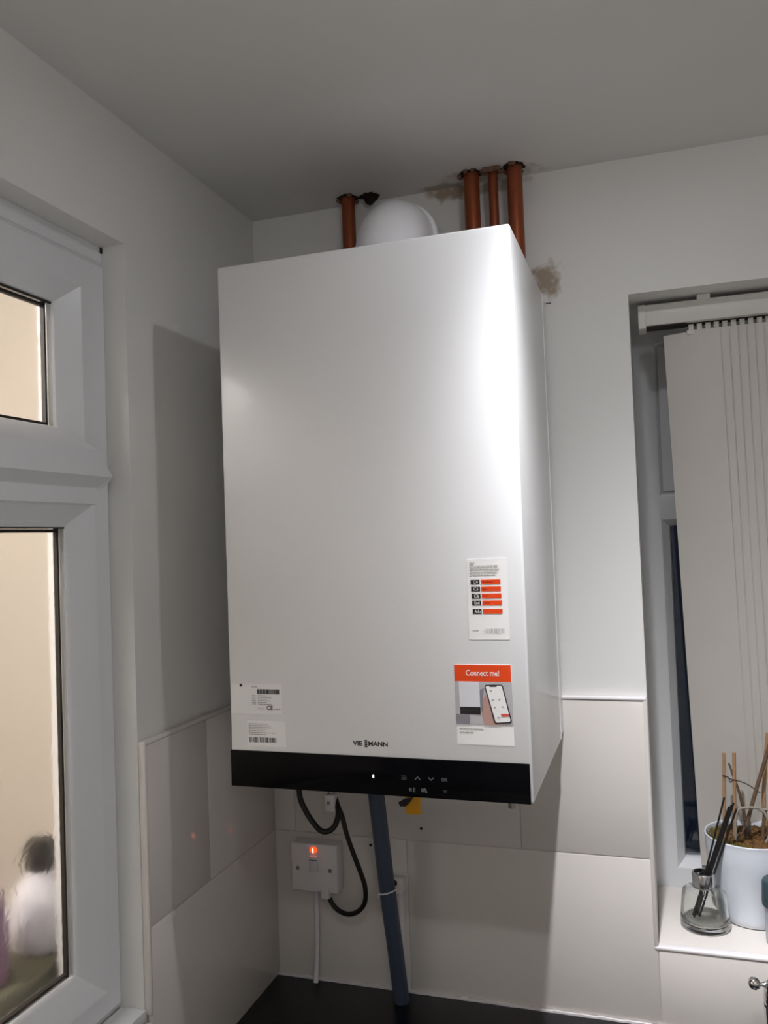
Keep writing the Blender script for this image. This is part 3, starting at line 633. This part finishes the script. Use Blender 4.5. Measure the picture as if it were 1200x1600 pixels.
# condensate pipe
wp = thing('condensate_pipe', 'slate grey condensate pipe leaning from the boiler down to the worktop', 'pipe', (0.246, -0.038, 0.0))
b = nb(); tube(b, smooth_path([(0.229, -0.105, 0.4437), (0.234, -0.095, 0.35), (0.2395, -0.075, 0.20), (0.2435, -0.055, 0.09), (0.2460, -0.040, 0.0005)], 8), 0.0132, 28); obj('pipe_tube', b, M['waste'], wp)
tc_ = Vector((0.2398, -0.0737, 0.1930)); b = nb(); ringp = []
for k in range(33):
    a = 2 * math.pi * k / 32; ringp.append(tc_ + Vector((0.0142 * math.cos(a), 0.0142 * math.sin(a), 0.004 * math.cos(a + 0.2))))
tube(b, ringp, 0.0012, 8, False); lump(b, tc_ + Vector((-0.0145, -0.004, -0.008)), (0.002, 0.002, 0.003)); obj('cable_tie', b, M['white_plastic'], wp, label='white cable tie')
cl = thing('pipe_clip', 'white pipe clip with thin white pipe on the tiles, right of the grey pipe', 'clip', (0.243, -TP, 0.02))
b = nb(); box(b, 0.2330, 0.2520, -0.030, -TP - 0.0002, 0.170, 0.196, 0.002, 2); box(b, 0.2280, 0.2570, -0.014, -TP - 0.0002, 0.192, 0.198, 0.001, 1); obj('clip_body', b, M['white_plastic'], cl)
b = nb(); lathe(b, [(0, 0.0006), (0.0050, 0.0006), (0.0052, 0), (0, 0)], (0.2375, -0.0302, 0.1880), 16, (0, -1, 0)); obj('clip_screw', b, M['hole'], cl)
b = nb(); tube(b, [(0.2425, -0.0155, 0.172), (0.2430, -0.0150, 0.004)], 0.0048, 14); obj('thin_pipe', b, M['white_plastic'], cl)
for x, z in ((0.2820, 0.2745), (0.1905, 0.2400)):
    b = nb(); lathe(b, [(0, 0.0004), (0.0024, 0.0004), (0.0026, 0), (0, 0)], (x, -TP - 0.0001, z), 12, (0, -1, 0))
    o = obj('screw_hole', b, M['hole'], loc=(x, -TP, z)); tag(o, 'small dark screw hole in a tile right of the grey pipe' if x > .25 else 'small dark screw hole in a tile between black flex and grey pipe', 'hole')

# ------------------------------------------------------------------ vertical blind
bl = thing('vertical_blind', 'cream vertical blind with its slats drawn together in front of the dark window', 'blind', (1.22, 0.06, 1.09))
RY = 0.050
b = nb(); box(b, 0.6693, 1.79, RY, RY + 0.040, 1.0970, 1.1315, 0.0015, 2); rail = obj('headrail', b, M['rail'], bl)
b = nb(); box(b, 0.6685, 0.6805, RY - 0.001, RY + 0.041, 1.0925, 1.1320, 0.001, 1); obj('end_cap', b, M['rail'], rail)
b = nb(); box(b, 0.6805, 0.742, RY + 0.004, RY + 0.036, 1.0955, 1.0972); box(b, 0.742, 1.78, RY + 0.012, RY + 0.028, 1.0955, 1.0972); obj('rail_slot', b, M['dark_slot'], rail, smooth=None)
for xx in (0.770, 1.30):
    b = nb(); box(b, xx - 0.010, xx + 0.010, RY - 0.002, RY + 0.040, 1.1308, 1.1390, 0.001, 1); obj('bracket', b, M['rail'], bl)
random.seed(21)
ZTOP, ZBOT = 1.0840, 0.165
slat_w = 0.089; ang = math.radians(-16)
for k in range(13):
    xc = 0.7500 + k * 0.0128; yc = RY + 0.018 + 0.0
    dx, dy = math.cos(ang), math.sin(ang)
    b = nb(); N = 10; L_ = []; nz = 14
    for j in range(nz + 1):
        t = j / nz; z = ZTOP + (ZBOT - ZTOP) * t
        sh = 0.024 * t; bk = 0.146 * t                      # pushed back and sideways by the plant pot
        row = []
        for i in range(N + 1):
            u_ = (i / N - 0.5) * slat_w; bow = 0.0025 * math.cos(math.pi * (i / N - 0.5)) + 0.0006 * math.sin(9 * t + k)
            row.append(b.verts.new((xc + sh + u_ * dx + bow * dy * -1, yc + bk + (u_ * dy - bow * dx) * (1 - 0.6 * t), z)))
        L_.append(row)
    for A_, B_ in zip(L_, L_[1:]):
        for i in range(N): b.faces.new((A_[i], A_[i + 1], B_[i + 1], B_[i]))
    bmesh.ops.recalc_face_normals(b, faces=b.faces)
    bmesh.ops.solidify(b, geom=list(b.faces), thickness=0.0005)
    sl = obj('slat', b, M['blind'], bl, smooth=60)
    b = nb(); box(b, xc - 0.004, xc + 0.004, yc - 0.003, yc + 0.003, 1.0835, 1.0965, 0.0008, 1); box(b, xc - 0.007, xc + 0.007, yc - 0.0035, yc - 0.001, 1.0790, 1.0865, 0.0008, 1)
    obj('slat_hanger', b, M['rail'], sl)

# ------------------------------------------------------------------ reed diffuser on the sill
dc = Vector((0.7280, 0.0780, BZ0))
di = thing('reed_diffuser', 'clear glass reed diffuser bottle with silver collar on the white tiled sill', 'diffuser', dc)
b = nb(); lathe(b, [(0, 0.0), (0.0350, 0.0), (0.0375, 0.002), (0.0384, 0.006), (0.0378, 0.018), (0.0352, 0.042), (0.0343, 0.050), (0.0325, 0.0565), (0.0265, 0.0605), (0.0175, 0.0625), (0.0155, 0.064), (0.0150, 0.080), (0.0125, 0.080), (0.0125, 0.063), (0.016, 0.0600), (0.025, 0.0580), (0.0290, 0.0555), (0.0308, 0.050), (0.0320, 0.044), (0.0338, 0.022), (0.0340, 0.014), (0.0300, 0.0085), (0.012, 0.0070), (0, 0.0068)], dc + Vector((0, 0, 0.0003)), 56)
obj('glass_bottle', b, M['glass'], di, smooth=50)
b = nb(); lathe(b, [(0.0152, 0.063), (0.0172, 0.063), (0.0174, 0.064), (0.0174, 0.0845), (0.0166, 0.0858), (0.0142, 0.0862), (0.0138, 0.0845), (0.0138, 0.080), (0.0152, 0.080)], dc, 48); obj('silver_collar', b, M['silver'], di, label='silver metal collar')
b = nb(); random.seed(2)
for k in range(5):
    a = -1.35 + k * 0.13; p0 = dc + Vector((0.0176 * math.sin(a + 1.57 + 0.0), -0.0176 * math.cos(a + 1.57 - 1.57), 0))
for k in range(5):
    a = 0.10 + k * 0.16; x = dc.x + 0.0176 * math.sin(a); y = dc.y - 0.0176 * math.cos(a)
    tube(b, [(x - 0.0006, y, dc.z + 0.068), (x + 0.0008 * (-1) ** k, y, dc.z + 0.074), (x, y, dc.z + 0.082)], 0.00045, 6)
obj('collar_engraving', b, M['print_black'], di)
# reeds (each its own)
def reed(a, c_, lab, r=0.0016):
    b = nb(); tube(b, [a, tuple((Vector(a) + Vector(c_)) / 2), c_], r, 8)
    o = obj('diffuser_reed', b, M['reed'], loc=a); tag(o, lab, 'reed', 'black reeds in the diffuser')
reed((0.7110, 0.0780, 0.1330), (0.7652, 0.0720, 0.3305), 'thin black diffuser reed standing apart, left of the thick bundle of reeds', 0.0015)
topb = Vector((0.7765, 0.0700, 0.3170)); botb = Vector((0.7125, 0.0800, 0.1360))
for k, (ox, oy, oz) in enumerate(((-0.0048, 0, 0.000), (-0.0014, -0.0012, 0.003), (0.0020, -0.0012, 0.007), (0.0054, 0, -0.003), (0.0004, 0.0026, 0.002))):
    reed(tuple(botb + Vector((ox * 0.95 + 0.0015, oy, oz * 0.3))), tuple(topb + Vector((ox * 1.05, oy, oz))), 'black reed in the thick bundle leaning right out of the glass diffuser', 0.00165)

# ------------------------------------------------------------------ orchid pot
pc = Vector((0.8050, 0.1290, BZ0)); RP = 0.0715; HP = 0.1345
po = thing('potted_orchid', 'leafless orchid with bamboo canes in a glossy white ceramic pot on the sill', 'plant', pc)
outer = [(v.x, v.y) for v in smooth_path([(0.0530, 0.008, 0), (0.0570, 0.035, 0), (0.0635, 0.072, 0), (0.0682, 0.105, 0), (0.0696, HP - 0.003, 0)], 6)]
b = nb(); lathe(b, [(0, 0), (0.047, 0), (0.0500, 0.002)] + outer + [(0.0702, HP), (0.0690, HP + 0.0012), (0.0674, HP), (0.0665, HP - 0.006), (0.0630, 0.100), (0, 0.095)], pc + Vector((0, 0, 0.0003)), 64)
obj('pot', b, M['pot'], po, smooth=40)
random.seed(31)
def mulch(n, rr, ymax, zz, szs, m, name):
    b = nb()
    for k in range(n):
        a = random.uniform(0, 2 * math.pi); q = rr * math.sqrt(random.random()); s = random.uniform(*szs)
        cx_, cy_ = pc.x + q * math.cos(a), pc.y + q * math.sin(a)
        t = bmesh.new(); bmesh.ops.create_icosphere(t, subdivisions=1, radius=1); rt = Matrix.Rotation(random.uniform(0, 3.1), 3, 'Z') @ Matrix.Rotation(random.uniform(-.8, .8), 3, 'X')
        for v in t.verts: v.co = rt @ Vector((v.co.x * s * 1.6, v.co.y * s * .8, v.co.z * s * .6)) * random.uniform(.8, 1.2) + Vector((cx_, cy_, pc.z + zz + random.uniform(-.002, .004)))
        join(b, t)
    lathe(b, [(0, zz - 0.002), (rr + 0.003, zz - 0.004), (rr + 0.003, zz - 0.01), (0, zz - 0.01)], pc, 32)
    return obj(name, b, m, po, kind='stuff', smooth=30)
mulch(420, 0.060, 0, 0.1265, (0.0022, 0.0048), M['bark'], 'bark_mulch')
b = nb()
for k in range(260):
    a = random.uniform(1.9, 4.6); q = random.uniform(0.048, 0.064); p = Vector((pc.x + q * math.cos(a), pc.y + q * math.sin(a), pc.z + 0.128))
    tube(b, [p, p + Vector((random.uniform(-.003, .003), random.uniform(-.003, .003), random.uniform(.003, .009)))], [0.0009, 0.0003], 4)
obj('moss', b, M['moss'], po, kind='stuff', smooth=None, label='green moss tufts')
def cane(pts, r, m, name, lab=None):
    b = nb(); tube(b, smooth_path(pts, 6), r, 10); return obj(name, b, m, po, label=lab)
cane([(0.7660, 0.128, 0.245), (0.7690, 0.128, 0.32), (0.7717, 0.128, 0.3875)], 0.0027, M['bamboo'], 'bamboo_cane')
cane([(0.7820, 0.130, 0.245), (0.7850, 0.130, 0.32), (0.7876, 0.130, 0.3880)], 0.0029, M['bamboo'], 'bamboo_cane')
cane([(0.7995, 0.120, 0.245), (0.8010, 0.120, 0.2740), (0.8190, 0.122, 0.335), (0.8400, 0.124, 0.3990), (0.8720, 0.13, 0.50)], 0.0032, M['stem'], 'flower_stem', 'dark dried stem leaning right')
cane([(0.8340, 0.140, 0.245), (0.8300, 0.140, 0.30), (0.8345, 0.140, 0.36), (0.8420, 0.140, 0.42)], 0.0034, M['bamboo'], 'bamboo_cane')
cane([(0.8010, 0.135, 0.248), (0.7990, 0.133, 0.285), (0.7930, 0.132, 0.320), (0.7840, 0.131, 0.352), (0.7785, 0.131, 0.3700)], [0.0026] * 12 + [0.0022] * 8 + [0.0016] * 5, M['stem'], 'flower_stem')
cane([(0.7675, 0.124, 0.3515), (0.7745, 0.124, 0.3490), (0.7800, 0.126, 0.3450), (0.7900, 0.127, 0.3430), (0.8050, 0.124, 0.3385), (0.8235, 0.119, 0.3270)], 0.0009, M['twist'], 'twist_tie')
cane([(0.7765, 0.124, 0.349), (0.7790, 0.122, 0.341), (0.7830, 0.122, 0.345)], 0.0008, M['twist'], 'twist_tie')
cane([(0.7820, 0.110, 0.249), (0.7830, 0.110, 0.278), (0.7870, 0.110, 0.298), (0.7960, 0.110, 0.304), (0.8150, 0.112, 0.3050), (0.8320, 0.115, 0.302), (0.8500, 0.12, 0.306)], 0.0021, M['root'], 'aerial_root')
cane([(0.8270, 0.112, 0.249), (0.8330, 0.112, 0.262), (0.8340, 0.112, 0.280), (0.8270, 0.112, 0.298), (0.8200, 0.113, 0.302)], 0.0024, M['root'], 'aerial_root')
cane([(0.8235, 0.116, 0.246), (0.8245, 0.116, 0.27), (0.8290, 0.116, 0.300)], 0.0028, M['stem'], 'flower_stem')
cane([(0.8420, 0.112, 0.249), (0.8340, 0.114, 0.274), (0.8290, 0.116, 0.300)], 0.0013, M['stem'], 'aerial_root')
cane([(0.7830, 0.100, 0.252), (0.7900, 0.105, 0.262), (0.7990, 0.115, 0.2730)], 0.0014, M['twist'], 'aerial_root')
b = nb(); tube(b, smooth_path([(0.8010, 0.118, 0.258), (0.8010, 0.118, 0.280)], 4), 0.0062, 16, False); bmesh.ops.solidify(b, geom=list(b.faces), thickness=0.0008); obj('stem_clip', b, M['glass'], po, label='clear plastic clip')

# canister at the photo's right edge
ca = thing('canister', 'pale grey canister with dark teal lid, at the right photo edge beside the pot', 'canister', (0.838, 0.045, BZ0))
c = Vector((0.838, 0.045, BZ0 + 0.0003))
b = nb(); lathe(b, [(0, 0), (0.022, 0), (0.0245, 0.003), (0.0250, 0.058), (0, 0.060)], c, 32); obj('canister_body', b, M['pale_grey'], ca)
b = nb(); lathe(b, [(0, 0.057), (0.0278, 0.0575), (0.0282, 0.064), (0.0268, 0.092), (0.024, 0.096), (0, 0.097)], c, 32); obj('lid', b, M['teal'], ca)

# ------------------------------------------------------------------ tap
TY = -0.12
ta = thing('tap', 'chrome kitchen tap with a ball-ended side lever, at the bottom right photo corner', 'tap', (0.8120, TY, 0.0))
c = Vector((0.8120, TY, 0.0004))
b = nb(); lathe(b, [(0, 0), (0.030, 0), (0.030, 0.004), (0.025, 0.010), (0.0215, 0.018), (0.0200, 0.040), (0.0205, 0.075), (0.0225, 0.105), (0.0228, 0.112), (0, 0.112)], c, 40); obj('tap_body', b, M['chrome'], ta, smooth=50)
b = nb(); lathe(b, [(0, 0.1112), (0.0213, 0.1115), (0.0213, 0.1145), (0, 0.115)], c, 40); obj('rubber_ring', b, M['lead'], ta, label='thin black ring')
b = nb(); lathe(b, [(0, 0.1146), (0.0215, 0.115), (0.0225, 0.120), (0.0222, 0.134), (0.0170, 0.140), (0.0155, 0.146), (0, 0.147)], c, 40); obj('tap_head', b, M['chrome'], ta, smooth=50)
b = nb(); t = bmesh.new(); bmesh.ops.create_uvsphere(t, u_segments=20, v_segments=12, radius=0.0082)
for v in t.verts: v.co += Vector((0.7785, TY - 0.008, 0.1430))
join(b, t)
lathe(b, [(0.0028, 0.004), (0.0026, 0.011), (0.0048, 0.014), (0.0050, 0.017), (0.003, 0.019), (0.003, 0.034)], (0.7785, TY - 0.008, 0.1430), 16, (1, 0.2, -0.12)); obj('lever', b, M['chrome'], ta, smooth=60)
b = nb(); lathe(b, [(0, 0), (0.0085, 0), (0.0085, 0.010), (0.006, 0.014), (0, 0.0150)], (0.8005, TY - 0.014, 0.138), 20); obj('lever_hub', b, M['chrome'], ta, smooth=50)
b = nb(); tube(b, smooth_path([(0.818, TY, 0.12), (0.845, TY - 0.01, 0.20), (0.90, TY - 0.05, 0.24), (0.945, TY - 0.10, 0.20), (0.95, TY - 0.11, 0.16)], 8), 0.0115, 20); obj('spout', b, M['chrome'], ta, smooth=50)
